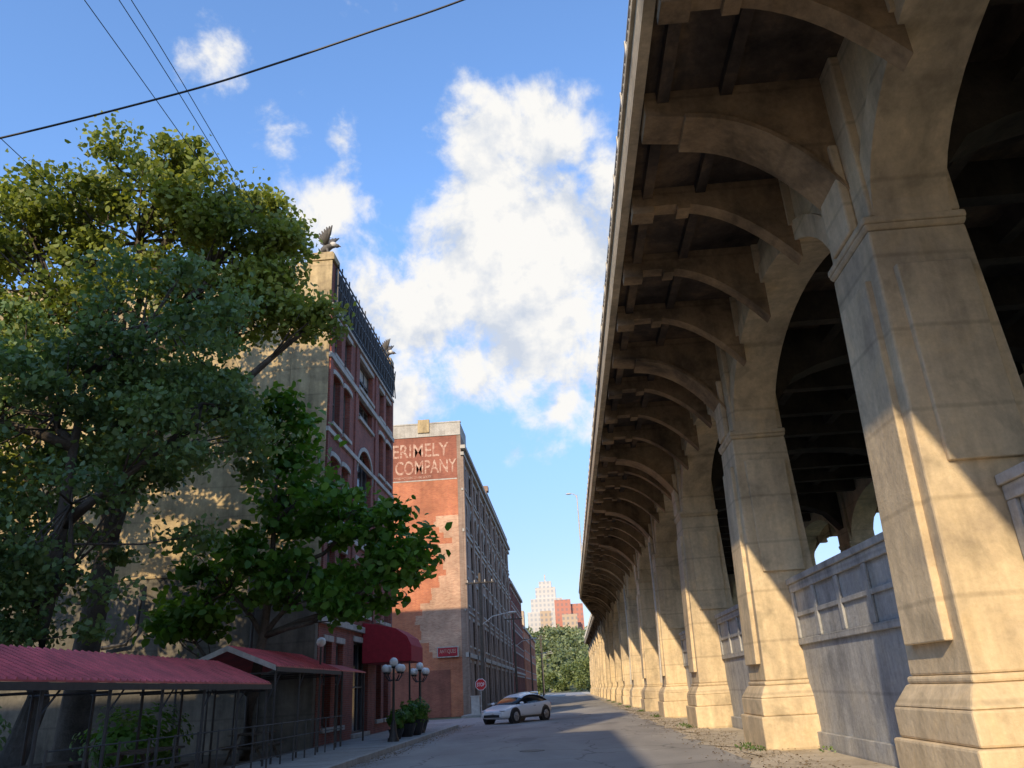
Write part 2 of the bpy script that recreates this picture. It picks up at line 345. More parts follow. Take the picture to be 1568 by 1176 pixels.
for side in (0,1):
    fx=mir(side)
    for i in range(4):
        ya,yb=dy[i],dy[i+1]; ea,eb=eo(ya),eo(yb)
        def slab(mb,x0,x1,z0,z1,m=0,fixed=False):
            A=[fx(x0+ea),fx(x1+(0 if fixed else ea))]; B=[fx(x0+eb),fx(x1+(0 if fixed else eb))]
            mb.hexa([(A[0],ya,z0),(A[1],ya,z0),(B[1],yb,z0),(B[0],yb,z0),(A[0],ya,z1),(A[1],ya,z1),(B[1],yb,z1),(B[0],yb,z1)],m)
        slab(deck,1.98,10.7,11.04,11.3,1,True)
        slab(deck,1.80,1.978,10.78,11.5,0); slab(deck,1.74,1.798,11.38,11.52,0)
        slab(deck,2.22,2.42,10.80,11.038,1); slab(deck,3.3,3.5,10.85,11.038,1)
        for z in (11.8,12.08,12.36): slab(rail,1.86,1.91,z,z+.05)
    y=-36
    while y<188:
        e_=eo(y); q=X2(fx,1.84+e_,1.92+e_); rail.box(q[0],q[1],y,y+.08,11.5,12.42); y+=1.3
    y=-36
    while y<100:
        e_=eo(y); q=X2(fx,1.87+e_,1.90+e_); rail.box(q[0],q[1],y+.2,y+.22,11.55,12.36); y+=.26
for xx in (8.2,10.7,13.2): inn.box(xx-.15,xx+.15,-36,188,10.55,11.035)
pier.obj("piers",M_conc,via,bevel=.035); pan.obj("pier_panels",M_conc,via,bevel=.02)
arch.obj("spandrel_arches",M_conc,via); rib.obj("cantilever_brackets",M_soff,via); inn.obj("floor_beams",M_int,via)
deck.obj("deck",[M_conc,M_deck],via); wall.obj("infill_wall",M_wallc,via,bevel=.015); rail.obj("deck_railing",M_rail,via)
dp=MB()
for k in (3,5):
    y=YK(k); dp.tube([(4.78,y-.3,8.6),(4.78,y-.3,4.5),(4.60,y-.3,1.6)],[.06,.06,.06],8)
dp.obj("drain_pipes",M_rail,via)
def cobra(name,x,y,z0,h,dx,arm=2.0):
    m=MB(); m.tube([(x,y,z0),(x,y,z0+h*.5),(x,y,z0+h)],[.09,.07,.05],8)
    m.tube([(x,y,z0+h-.3),(x+dx*arm*.4,y,z0+h+.05),(x+dx*arm,y,z0+h+.15)],[.045,.04,.035],8)
    m.ball((x+dx*(arm+.25),y,z0+h+.14),.3,.13,.08); m.box(x-.16,x+.16,y-.16,y+.16,z0,z0+.25)
    m.obj(name,M_rail,smooth=False)
cobra("street_light",1.95,71,11.3,7.0,-1,.5)
# ------------------------------------------------------------------ facade builder
def facade(name,M,W,H,cols,rows,bm_,par,stone=M_stone,depth=.35,courses=(),frame=M_frame,H0=0):
    br=MB();st=MB();frm=MB();gl=MB()
    edges=[0]+[c for q in cols for c in q[:2]]+[W]
    for i in range(0,len(edges),2):
        if edges[i+1]-edges[i]>.01: br.mbox(M,edges[i],edges[i+1],H0,H,-depth,0)
    for c in cols:
        u0,u1=c[0],c[1]; rs=c[2] if len(c)>2 else rows
        prev=H0
        for (v0,v1,ar) in rs:
            if v0>prev: br.mbox(M,u0,u1,prev,v0,-depth,0)
            prev=v1
            gl.mbox(M,u0,u1,v0,v1,-depth+.02,-depth+.05)
            t=.07
            for q in ((u0,u0+t,v0,v1),(u1-t,u1,v0,v1),(u0+t,u1-t,v0,v0+t),(u0+t,u1-t,v1-t,v1),(u0+t,u1-t,(v0+v1)/2-.03,(v0+v1)/2+.03)):
                frm.mbox(M,*q,-depth+.052,-depth+.12)
            if random.random()<.3: frm.mbox(M,u0+t,u1-t,v1-(v1-v0)*random.uniform(.25,.6),v1-t,-depth+.051,-depth+.056,1)
            nm=int((u1-u0)/1.1)
            for j in range(1,nm+1):
                uu=u0+(u1-u0)*j/(nm+1); frm.mbox(M,uu-.03,uu+.03,v0+t,v1-t,-depth+.058,-depth+.115)
            st.mbox(M,u0-.12,u1+.12,v0-.16,v0+.002,-.12,.11)
            if ar:
                c_=(u0+u1)/2;h=(u1-u0)/2; rise=h*ar
                us=[c_-h*math.cos(math.pi*i/14) for i in range(15)]
                lo=[v1-rise+rise*math.sqrt(max(0,1-((u-c_)/h)**2))-.001 for u in us]
                br.strip(M,us,lo,[v1]*15,-depth+.13,-.001)
                us=[c_-(h+.18)*math.cos(math.pi*i/14) for i in range(15)]
                lo=[v1-rise+(rise)*math.sqrt(max(0,1-((u-c_)/(h+.18))**2)) for u in us]
                hi=[q+.2 for q in lo]; st.strip(M,us,lo,hi,.001,.07)
            else: st.mbox(M,u0-.1,u1+.1,v1-.002,v1+.22,-.1,.05)
        if prev<H: br.mbox(M,u0,u1,prev,H,-depth,0)
    for (v0,v1,pr) in courses: st.mbox(M,-.05,W+.03,v0,v1,-.05,pr)
    br.obj("brick_walls",bm_,par); st.obj("stone_trim",stone,par,bevel=.015); frm.obj("window_frames",[frame,M_stone],par); gl.obj("window_panes",M_glass,par)
def EAST(x,y): return lambda u,v,w:(x+w,y+u,v)
def NORTH(x,y): return lambda u,v,w:(x+u,y+w,v)
def text_mesh(name,body,W,H,mat,par,mw,ext=0):
    cu=bpy.data.curves.new(name,'FONT'); cu.body=body; cu.extrude=ext; cu.offset=.012; o=bpy.data.objects.new(name+"_tmp",cu); SC.collection.objects.link(o)
    dg=bpy.context.evaluated_depsgraph_get(); me=bpy.data.meshes.new_from_object(o.evaluated_get(dg)); bpy.data.objects.remove(o)
    co=np.array([v.co[:] for v in me.vertices]); mn=co.min(0);mx=co.max(0)
    for v in me.vertices:
        q=Vector(((v.co.x-mn[0])/(mx[0]-mn[0])*W,(v.co.y-mn[1])/(mx[1]-mn[1])*H,v.co.z)); v.co=mw@q
    me.materials.clear(); me.materials.append(mat); ob=bpy.data.objects.new(name,me); SC.collection.objects.link(ob)
    if par: setpar(ob,par)
    return ob
# ---------------- B1
b1=group("brick_haunted_warehouse",(-17,35,0))
TH=19.5
m=MB(); m.box(-27,-9.352,28.9,41.1,0,19.0); m.box(-13.2,-10.0,28.78,28.898,18.7,19.42); m.box(-27,-9.36,28.9,29.2,19.002,19.45)
m.box(-27,-21,28.6,28.898,0,16); m.box(-10.6,-9.01,28.84,28.898,6.3,TH+.1,0)
m.box(-27,-9.02,28.55,28.895,0,6.2,1); m.box(-27,-9.01,28.5,28.896,6.202,6.3,0)  # lower grey band with the wall's shade painted into it
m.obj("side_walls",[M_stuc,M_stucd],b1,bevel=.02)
m=MB(); m.tube([(-15.6,28.4,6.0),(-15.6,28.35,4.4),(-15.9,28.3,3.9),(-16.8,28.3,3.8)],[.07]*4,8); m.tube([(-11.3,28.4,.1),(-11.3,28.4,6.1)],[.06]*2,8)
m.obj("wall_pipes",M_rust,b1)
rws=[(.7,3.7,0),(5.1,7.3,0),(8.5,10.9,.25),(12.3,14.5,.25),(15.4,17.0,0)]
mid=[(.3,3.9,0),(5.1,7.3,0),(8.3,12.6,1),(14.0,15.0,0),(15.5,17.0,0)]
cols=[(.7,1.75,rws),(2.3,3.35,rws),(4.9,7.5,mid),(9.0,10.05,rws),(10.6,11.65,rws)]
facade("f",EAST(-9.0,28.9),12.2,TH,cols,rws,M_brick1,b1,courses=((4.3,4.55,.14),(7.9,8.1,.1),(11.7,11.9,.1),(14.95,15.2,.12),(17.35,17.5,.10)))
m=MB()
for yy in (28.92,33.0,36.9,40.7): m.box(-8.998,-8.93,yy,yy+.36,4.6,17.3)
m.obj("brick_pilasters",M_brick1,b1,bevel=.01)
m=MB(); m.box(-10.05,-8.92,28.78,29.7,TH+.102,TH+.42); m.box(-9.95,-9.0,28.85,29.6,TH+.422,TH+.55); m.box(-9.9,-8.92,40.3,41.1,TH+.002,TH+.4)
m.obj("corner_pedestals",M_stuc,b1,bevel=.03)
m=MB(); m.box(-8.995,-8.95,29.3,40.9,17.6,19.45)
for z in (17.62,18.5,19.42): m.box(-8.90,-8.85,29.3,40.9,z,z+.07)
y=29.3
while y<40.8:
    m.box(-8.90,-8.85,y,y+.06,17.6,19.5+.12*(int(y*2)%3)); m.tube([(-8.87,y,17.7),(-8.87,y+.6,19.4)],[.03]*2,6); m.tube([(-8.87,y,19.4),(-8.87,y+.6,17.7)],[.03]*2,6)
    t=[(-8.87,y+.3+.2*math.cos(q*.6),18.95+.2*math.sin(q*.6)) for q in range(11)]; m.tube(t,[.02]*11,5); y+=.6
m.obj("cornice_signboard_lattice",M_rust,b1)
def statue(x,y,z,s):
    g=group("winged_statue",(x,y,z)); m=MB()
    P=lambda a,b,c:(x+a*s,y+b*s,z+c*s)
    m.tube([P(-.35,0,.1),P(-.2,0,.3),P(.05,0,.5),P(.25,0,.55),P(.4,0,.5)],[.06*s,.17*s,.22*s,.15*s,.08*s],10)
    m.ball(P(.5,0,.52),.13*s,.1*s,.1*s); m.tube([P(.58,0,.52),P(.72,0,.44)],[.06*s,.01*s],6)
    for q in (-.1,.1): m.tube([P(.0,q,.4),P(.08,q,.2),P(.05,q,0),P(.2,q,0)],[.09*s,.06*s,.04*s,.02*s],8)
    for sg in (-1,1):
        root=P(0,sg*.15,.55)
        for i in range(7):
            t=i/6; tip=P(-.45+.95*t*.9,sg*(.35+.25*t),.5+.85*math.sin(.6+t*1.0))
            mid_=[(root[j]+tip[j])/2+(0,0,.08*s)[j] for j in range(3)]
            m.tube([root,mid_,tip],[.08*s,.10*s,.03*s],6)
        m.tube([root,P(.12,sg*.45,1.1),P(.1,sg*.55,1.32)],[.09*s,.06*s,.02*s],8)
    m.obj("body_and_wings",M_statue,g,smooth=True)
    h=MB(); h.ball(P(.30,0,.60),.2*s,.17*s,.16*s); h.tube([P(-.5,.0,.05),P(-.3,0,.3),P(-.05,.05,.42)],[.08*s,.12*s,.1*s],8); h.obj("white_breast",M_statue2,g,smooth=True)
statue(-9.4,29.2,TH+.55,.9); statue(-9.3,40.7,TH+.4,.85)
g=group("red_entrance_awning",(-7.7,36.6,3)); m=MB()
us=[-8.99,-8.3,-7.5,-7.0,-6.8]; 
m.strip(ID,us,[3.05]*5,[4.75,4.65,4.45,4.1,3.7],35.2,38.0)
m.obj("canvas_hood",M_redcan,g,bevel=.02)
m=MB()
for yy in (35.3,37.9): m.cyl((-6.9,yy,.13),(-6.9,yy,3.05),.04)
m.obj("awning_posts",M_black,g)
# ---------------- B2
b2=group("brick_grocery_warehouse",(-18,90,0))
m=MB(); m.box(-34,-8.252,63.5,67.5,0,22.55,0); m.box(-34,-8.252,67.502,117,0,21.5,0)
m.box(-34,-7.9,63.42,63.7,22.552,23.7,1); m.box(-34,-7.85,63.38,63.74,23.702,23.82,1); m.box(-8.3,-7.9,63.702,67.5,22.552,23.7,1)
m.box(-11.6,-10.6,63.3,63.6,22.9,24.1,2)
m.box(-34,-8.26,63.488,63.499,18.72,22.55,3); m.box(-34,-8.3,63.480,63.4875,18.62,18.72,4)
m.obj("side_walls",[M_brick2,M_stone,M_stuc,M_brick2d,M_stone],b2)
m=MB(); rr=random.Random(4); z=4.3
while z<15.2:
    h_=.234*rr.choice((1,2,2,3)); L=-10.6+1.2*math.sin(z*.7)+rr.uniform(-.35,.35)+(1.3 if z>13 else 0); m.box(L,-8.26,63.489,63.4985,z,z+h_-.001); z+=h_
m.obj("weathered_brick_patch",M_brick2p,b2)
m=MB(); m.box(-30,-9.2,63.475,63.487,0,3.4); m.obj("lower_wall_paint",M_brick2d,b2)
rB=[(.6,3.9,0),(5.2,7.3,0),(8.4,10.5,0),(11.6,13.7,0),(14.8,16.9,1),(18.2,20.1,0)]
cA=[(1.1,2.9)]
c_=5.2
while c_<52: 
    cA.append((c_,c_+1.9)); c_+=3.05
facade("f",EAST(-7.9,63.5),53.5,21.6,cA,rB,M_brick2f,b2,courses=((4.25,4.6,.2),(7.75,7.9,.08),(14.1,14.35,.12),(17.6,17.8,.12),(20.7,21.0,.25),(21.3,21.62,.4)))
m=MB()
for yy in [63.52+i*6.1 for i in range(9)]: m.box(-7.898,-7.70,yy,yy+.8,0,20.6)
m.box(-8.25,-7.9,63.5,67.4,21.6,22.55)
m.box(-8.25,-7.88,86,117,21.6,23.0); m.box(-8.3,-7.7,86,87,23.002,23.6)
m.obj("street_pilasters",M_brick2f,b2,bevel=.015)
def paintmat():
    m,nt,b=nt_new("faded_white_paint"); n=noi(nt,posv(nt),3.2,7,.9)
    c=ramp(nt,n,[(.42,(.30,.10,.06)),(.62,(.60,.46,.35))]); nt.links.new(c,b.inputs["Base Color"]); b.inputs["Roughness"].default_value=.9; return m
M_paint=paintmat()
def swall(x,z,y=63.47): return Matrix.Translation((x,y,z))@Matrix(((1,0,0,0),(0,0,-1,0),(0,1,0,0),(0,0,0,1)))
text_mesh("painted_letters","ERIMELY",4.9,1.2,M_paint,b2,swall(-13.85,20.75))
text_mesh("painted_letters_second_line","COMPANY",5.3,1.2,M_paint,b2,swall(-13.6,19.25))
text_mesh("painted_letters_small","MANUFACTURERS OF FINE GOODS",3.2,.22,M_paint,b2,swall(-13.7,18.86))
g=group("wall_sign",(-9.4,63.2,4.7)); m=MB(); m.box(-10.2,-8.5,63.3,63.42,4.3,5.1,0); m.box(-10.12,-8.58,63.28,63.298,4.38,5.02,1); m.obj("sign_board",[M_stone,M_redcan],g)
text_mesh("sign_text","ANTIQUES",1.3,.35,M_paint,g,swall(-10.0,4.55,63.27))
b3=group("brick_loft_building",(-16,132,0)); m=MB(); m.box(-30,-8.252,118.5,147,0,17.2); m.obj("side_walls",M_brick1,b3)
cc=[(1.2+i*3.1,3.1+i*3.1) for i in range(9)]
facade("f",EAST(-7.9,118.5),28.5,17.5,cc,[(.6,3.6,0),(5,7,0),(8.2,10.2,0),(11.4,13.4,0),(14.2,16,0)],M_brick1,b3,courses=((4,4.3,.15),(16.6,17,.3)))
b4=group("brick_corner_building",(-16,165,0)); m=MB(); m.box(-30,-8.252,150,200,0,12.6); m.obj("side_walls",M_brick2,b4)
cc=[(1.2+i*4,3.4+i*4) for i in range(12)]
facade("f",EAST(-7.9,150),50,13,cc,[(.6,3.6,0),(5,7,0),(8.6,10.6,0)],M_brick2,b4,courses=((12.2,12.6,.3),))
b0=group("brick_corner_warehouse",(-27,-22,0)); m=MB(); m.box(-45,-9.952,-28,-12.352,0,21.6); m.box(-20,-13.5,-19,-14,21.602,33); m.obj("core_walls_and_shade_block",M_brick1,b0)  # rooftop block is an added unseen shape, sized to shade the road
ra=[(1,3.6,0),(5.2,7.6,0),(9.2,11.6,0),(13.2,15.6,0),(17.2,19.4,0)]
facade("f",EAST(-9.6,-28),16,22,[(1.2+i*3.3,3.1+i*3.3) for i in range(4)],ra,M_brick1,b0,courses=((4.3,4.6,.15),(21,21.4,.3)))
facade("f",NORTH(-45,-12.0),35.4,22,[(1.2+i*3.4,3.1+i*3.4) for i in range(10)],ra,M_brick1,b0,courses=((4.3,4.6,.15),(21,21.4,.3)))
# ------------------------------------------------------------------ canopies
def canopy(name,x0,z0,xr,zr,x1,z1,y0,y1):
    g=group(name,((x0+x1)/2,(y0+y1)/2,z0)); m=MB()
    def slope(xa,za,xb,zb):
        m.hexa([(xa,y0,za),(xb,y0,zb),(xb,y1,zb),(xa,y1,za),(xa,y0,za+.03),(xb,y0,zb+.03),(xb,y1,zb+.03),(xa,y1,za+.03)])
        y=y0+.02
        while y<y1-.05:
            m.hexa([(xa,y,za+.03),(xb,y,zb+.03),(xb,y+.05,zb+.03),(xa,y+.05,za+.03),(xa,y+.012,za+.065),(xb,y+.012,zb+.065),(xb,y+.038,zb+.065),(xa,y+.038,za+.065)]); y+=.23
    slope(x0,z0,xr,zr)
    if x1 is not None: slope(x1,z1,xr,zr)
    m.obj("metal_roof",M_redroof,g)
    f=MB(); f.box(x0-.03,x0+.03,y0,y1,z0-.12,z0-.005)
    xe=x1
    f.box(xe-.03,xe+.03,y0,y1,z1-.12,z1-.005)
    n=int((y1-y0)/1.9)
    for i in range(n+1):
        y=y0+.15+(y1-y0-.3)*i/n
        for x,z in ((x0,z0),(xe,z1)):
            f.cyl((x+(.06 if x<xr else -.06),y,.05),(x+(.06 if x<xr else -.06),y,z-.1),.032,n=8)
        f.cyl((x0-.06,y,z0-.15),(xe,y,z0-.15),.025,n=6)
        f.cyl((x0,y,z0-.02),(xr,y,zr-.02),.025,n=6)
        f.cyl((x0-.06,y,z0-.5),(x0-.06,y+.45,z0-.1),.018,n=6)
    f.obj("steel_frame",M_rust,g)
    return g
canopy("red_patio_canopy",-8.0,2.1,-9.5,2.72,-9.52,2.71,4.5,21.7)
g2=canopy("red_gable_canopy",-8.0,2.56,-9.4,3.13,-10.9,2.56,22.0,28.4)
t=MB(); t.hexa([(-8.0,21.95,2.46),(-9.4,21.95,3.03),(-9.4,21.99,3.03),(-8.0,21.99,2.46),(-8.0,21.95,2.60),(-9.4,21.95,3.18),(-9.4,21.99,3.18),(-8.0,21.99,2.60)])
t.hexa([(-10.9,21.95,2.46),(-9.4,21.95,3.03),(-9.4,21.99,3.03),(-10.9,21.99,2.46),(-10.9,21.95,2.60),(-9.4,21.95,3.18),(-9.4,21.99,3.18),(-10.9,21.99,2.60)]); t.obj("gable_trim",M_stone,g2)
g=group("red_wall_awning",(-8.5,30.2,2.5)); m=MB(); m.hexa([(-8.99,28.5,2.85),(-8.0,28.5,2.56),(-8.0,32,2.56),(-8.99,32,2.85),(-8.99,28.5,2.89),(-8.0,28.5,2.60),(-8.0,32,2.60),(-8.99,32,2.89)]); m.obj("roof_sheet",M_redroof,g)
m=MB()
for y in (28.8,31.9): m.cyl((-8.05,y,.13),(-8.05,y,2.57),.035)
m.obj("posts",M_rust,g)
m=MB(); y=12
while y<28: 
    m.cyl((-7.75,y,.1),(-7.75,y,1.15),.022,n=6); y+=1.0
for z in (.35,.75,1.12): m.cyl((-7.75,12,z),(-7.75,28,z),.014,n=6)
m.obj("pipe_fence",M_rust)
def table(x,y):
    g=group("picnic_table",(x,y,.1)); m=MB()
    for i in range(5): m.box(x-.38+i*.155,x-.24+i*.155,y-.9,y+.9,.82,.86)
    for sx in (-.62,.48):
        m.box(x+sx,x+sx+.14,y-.9,y+.9,.52,.56)
    for yy in (-.65,.65):
        m.box(x-.62,x+.62,y+yy-.03,y+yy+.03,.46,.52)
        for s_ in (-1,1): m.tube([(x+s_*.55,y+yy+.05,.1),(x+s_*.2,y+yy+.05,.82)],[.04,.04],6)
    m.obj("planks_and_legs",M_wood,g)
for q in ((-8.9,13.5),(-8.9,17.2),(-9.3,24.0)): table(*q)
# ------------------------------------------------------------------ street furniture
def lamp(x,y,h=2.85):
    g=group("globe_street_lamp",(x,y,.13)); m=MB(); z=.13
    m.cyl((x,y,z),(x,y,z+.12),.22,.20,12); m.tube([(x,y,z+.12),(x,y,z+.35),(x,y,z+.6),(x,y,z+.7)],[.17,.12,.10,.06],12)
    m.cyl((x,y,z+.7),(x,y,z+h-.35),.05,.04,10)
    gl=MB()
    for i in range(4):
        t=math.pi/4+i*math.pi/2; cx,cy=x+.36*math.cos(t),y+.36*math.sin(t)
        m.tube([(x,y,z+h-.75),(x+.2*math.cos(t),y+.2*math.sin(t),z+h-.80),(cx,cy,z+h-.62),(cx,cy,z+h-.55)],[.025]*4,6); m.cyl((cx,cy,z+h-.56),(cx,cy,z+h-.5),.07,.09,10)
        gl.ball((cx,cy,z+h-.37),.145)
    m.cyl((x,y,z+h-.36),(x,y,z+h-.3),.07,.1,10); gl.ball((x,y,z+h-.15),.165)
    m.obj("iron_post",M_black,g,smooth=False); gl.obj("globes",M_whiteg,g,smooth=True)
lamp(-6.5,30.2); lamp(-6.55,35.8)
g=group("post_lamp",(-8.4,27.3,.1)); m=MB(); m.cyl((-8.4,27.3,.1),(-8.4,27.3,3.35),.035); m.obj("post",M_black,g); m=MB(); m.ball((-8.4,27.3,3.5),.16); m.obj("globe",M_whiteg,g,smooth=True)
g=group("stop_sign",(-6.05,56,0)); m=MB(); m.cyl((-6.05,56.03,0),(-6.05,56.03,2.5),.03,n=8)
def octo(rr,y0,y1,mm):
    V=[(-6.05+rr*math.cos(math.pi/8+i*math.pi/4),y,2.12+rr*math.sin(math.pi/8+i*math.pi/4)) for y in (y0,y1) for i in range(8)]
    m.add(V,[tuple(range(8)),tuple(range(15,7,-1))]+[(i,(i+1)%8,8+(i+1)%8,8+i) for i in range(8)],mm)
octo(.40,55.98,55.995,1); octo(.36,55.97,55.979,2)
M_signw=plain("sign_white",(.75,.75,.73),.4,0,.05); M_signr=plain("sign_red",(.55,.02,.025),.4,0,.1)
m.obj("sign_and_post",[M_rail,M_signw,M_signr],g); text_mesh("stop_letters","STOP",.52,.24,M_signw,g,swall(-6.31,2.0,55.965))
g=group("utility_cabinet",(-6.9,60.6,.13)); m=MB(); m.box(-7.3,-6.6,60.2,60.9,.13,.22); m.box(-7.25,-6.65,60.25,60.85,.222,1.35); m.box(-7.29,-6.61,60.2,60.9,1.352,1.42); m.box(-6.97,-6.95,60.235,60.248,.3,1.3); m.obj("cabinet_body",M_rail,g,bevel=.01)
def upole(x,y,h,arm=1):
    g=group("utility_pole",(x,y,0)); m=MB(); m.tube([(x,y,-.1),(x,y,h)],[.16,.10],10); m.box(x-1.1,x+1.1,y-.06,y+.06,h-.8,h-.68)
    m.obj("wooden_pole",M_wood,g)
    m=MB(); m.tube([(x,y,h*.62),(x+.9*arm,y,h*.68),(x+2.1*arm,y,h*.70)],[.04,.035,.03],8); m.ball((x+2.4*arm,y,h*.70),.35,.15,.09)
    for q in (-.95,-.4,.4,.95): m.cyl((x+q,y,h-.68),(x+q,y,h-.5),.04,n=6)
    m.obj("lamp_arm",M_rail,g)
upole(-6.35,60.5,10.2); upole(-6.3,98,10.5); upole(-6.3,140,10.5); upole(-6.0,185,13); upole(-7.0,225,16)
for x,y,s in ((-6.6,33.2,1),(-6.5,34.3,1.15),(-6.75,36.9,1.0),(-6.7,31.6,.8)):
    g=group("potted_shrub",(x,y,.13)); m=MB(); m.tube([(x,y,.13),(x,y,.2),(x,y,.55*s),(x,y,.62*s)],[.22*s,.25*s,.36*s,.38*s],14); m.obj("planter_pot",M_black,g)
    g["s"]=s
# ------------------------------------------------------------------ cables
def cable(name,pts,rad):
    P=[Vector(q) for q in pts]; out=[]
    for i in range(len(P)-1):
        p0=P[max(i-1,0)];p1=P[i];p2=P[i+1];p3=P[min(i+2,len(P)-1)]
        for j in range(8):
            t=j/8; out.append(.5*((2*p1)+(p2-p0)*t+(2*p0-5*p1+4*p2-p3)*t*t+(3*p1-p0-3*p2+p3)*t**3))
    out.append(P[-1]); m=MB(); m.tube(out,[rad]*len(out),6); m.obj(name,M_black,smooth=True)
cable("overhead_cable",[(-24,15,14.2),(-18.5,15,14.6),(-13.45,15,15.36),(-8.8,15,16.3),(-6.43,15,16.95),(-3.9,15,17.75),(-1.45,15,18.55),(3,15,20.3)],.028)
for x,z,nm in ((-9.05,15.6,"a"),(-8.4,15.6,"b"),(-8.25,15.75,"c"),(-13.2,15.2,"d")):
    cable("overhead_wire",[(x+.15,-11.8,z+.6),(x,5,z-.1),(x,14,z-.1),(-9.2 if x>-9.2 else x,28.80,z+.3)],.011)
# ------------------------------------------------------------------ foliage
SH_D=np.array([(.5,0),(.12,.33),(-.35,.25),(-.5,0),(-.35,-.25),(.12,-.33)])
def leaves(name,C,L,mat,parent,up=.4,droop=0,shape=SH_D,seed=1,tint=None):
    rg=np.random.default_rng(seed); n=len(C)
    nr=rg.normal(size=(n,3)); nr[:,2]+=up; nr/=np.linalg.norm(nr,axis=1)[:,None]
    t=rg.normal(size=(n,3)); t[:,2]-=droop; t-=nr*(t*nr).sum(1)[:,None]; t/=np.linalg.norm(t,axis=1)[:,None]; b=np.cross(nr,t)
    Ls=L*rg.uniform(.65,1.25,n); k=len(shape)
    V=C[:,None,:]+Ls[:,None,None]*(shape[None,:,0:1]*t[:,None,:]+shape[None,:,1:2]*b[:,None,:]+(np.abs(shape[None,:,1:2])*.45-shape[None,:,0:1]**2*.25)*nr[:,None,:])
    V=V.reshape(-1,3); me=bpy.data.meshes.new(name)
    me.vertices.add(n*k); me.vertices.foreach_set("co",V.ravel()); me.loops.add(n*k); me.loops.foreach_set("vertex_index",np.arange(n*k,dtype=np.int32))
    me.polygons.add(n); me.polygons.foreach_set("loop_start",np.arange(0,n*k,k,dtype=np.int32)); me.polygons.foreach_set("loop_total",np.full(n,k,dtype=np.int32))
    at=me.attributes.new("tint",'FLOAT','FACE'); at.data.foreach_set("value",(rg.uniform(0,1,n) if tint is None else tint).astype(np.float32))
    me.update(); me.validate(); me.materials.append(mat); o=bpy.data.objects.new(name,me); SC.collection.objects.link(o)
    if parent: setpar(o,parent)
    return o
def tree(name,base,tr,top,lobes,cr,npc,L,mat,seed,up=.4,droop=0,dens=1.0):
    rg=np.random.default_rng(seed); rr=random.Random(seed); g=group(name,base); m=MB(); base=Vector(base); top=Vector(top)
    tp=[base+Vector((0,0,-.2)),base+Vector((0,0,.3))]
    for i in range(1,6):
        t=i/5; q=base.lerp(top,t)+Vector((rr.uniform(-.25,.25),rr.uniform(-.25,.25),0)); tp.append(q)
    rad=[tr*1.35,tr*1.1]+[tr*(1-.16*i) for i in range(1,6)]; m.tube(tp,rad,12)
    allC=[];
    for (c,R,nc) in lobes:
        c=Vector(c); j=min(range(2,7),key=lambda i:(tp[i]-c).length+ (3 if tp[i].z>c.z-.5 else 0)); s=tp[j]; md=s.lerp(c,.5)+Vector((rr.uniform(-.3,.3),rr.uniform(-.3,.3),-.2*(c-s).length*.5+.2))
        limb=[s,s.lerp(md,.5)+Vector((0,0,.05)),md,md.lerp(c,.5)+Vector((rr.uniform(-.2,.2),0,.1)),c+Vector((0,0,R[2]*.3))]
        m.tube(limb,[tr*.5,tr*.42,tr*.33,tr*.22,tr*.1],8)
        for _ in range(int(nc*dens)):
            d=Vector(rg.normal(size=3)).normalized(); q=rr.uniform(.25,1.0)**.5*rr.choice((1,1,1,1.12))
            cc=c+Vector((d.x*R[0],d.y*R[1],d.z*R[2]))*q; allC.append(cc)
            if rr.random()<.55:
                s2=limb[rr.choice((2,3,4))]; mm=s2.lerp(cc,.5)+Vector((rr.uniform(-.2,.2),rr.uniform(-.2,.2),-.1)); m.tube([s2,mm,cc],[tr*.12,tr*.08,.012],5)
    m.obj("trunk_and_limbs",M_bark,g,smooth=True)
    P=[];T=[]
    for c in allC:
        k=int(npc*rr.uniform(.5,1.4)); s=cr*rr.uniform(.6,1.3); q=rg.normal(size=(k,3))*np.array([s,s,s*.55]); P.append(np.array(c)[None,:]+q)
        T.append(np.clip(rg.normal(rr.uniform(.1,.9),.2,k),0,1))
    leaves("foliage",np.concatenate(P),L,mat,g,up,droop,seed=seed,tint=np.concatenate(T)); return g
tree("cottonwood_tree",(-13.4,21.8,.1),.42,(-13,21.3,15),[((-12.9,21,17.2),(2.8,2.6,2.6),48),((-16.6,21,15.4),(2.7,2.6,2.8),46),((-9.9,21,14.9),(2.2,2.3,2.6),42),((-13.2,21,12.8),(4,2.6,2.4),44),
 ((-20,21,14.0),(3,2.6,2.9),40),((-7.0,21,12.4),(.7,.8,.5),5),((-8.5,21,13.0),(1.4,1.6,1.2),16),((-17,21,9.5),(3.8,2.5,2.6),38),((-11.5,21,9.5),(2.2,2.2,2),22),((-10.6,20.8,16.9),(1.8,1.6,1.5),20),((-15.3,20.8,17.2),(1.7,1.7,1.4),16),((-17.8,20.8,17.0),(1.5,1.4,1.3),14),((-8.9,20.9,15.6),(1.3,1.5,1.3),14)],.34,150,.20,M_leafA,11,up=.3)
tree("silver_poplar_tree",(-12.2,17.6,.1),.28,(-11.4,17.2,9.5),[((-9.7,17,10.4),(2.1,2.2,2.0),36),((-12.6,17,8.6),(2.7,2.4,2.4),40),((-8.4,17,8),(1.5,1.8,1.6),22),((-11.3,17,5.6),(3,2.3,2.0),38),((-15,17.5,9.6),(2.5,2.3,2.6),32),
 ((-14.6,16.8,5.2),(2.7,2.2,2.2),32),((-12.7,16.8,3.6),(2.4,1.6,.9),18)],.33,150,.16,M_leafB,23,up=.2,droop=.6)
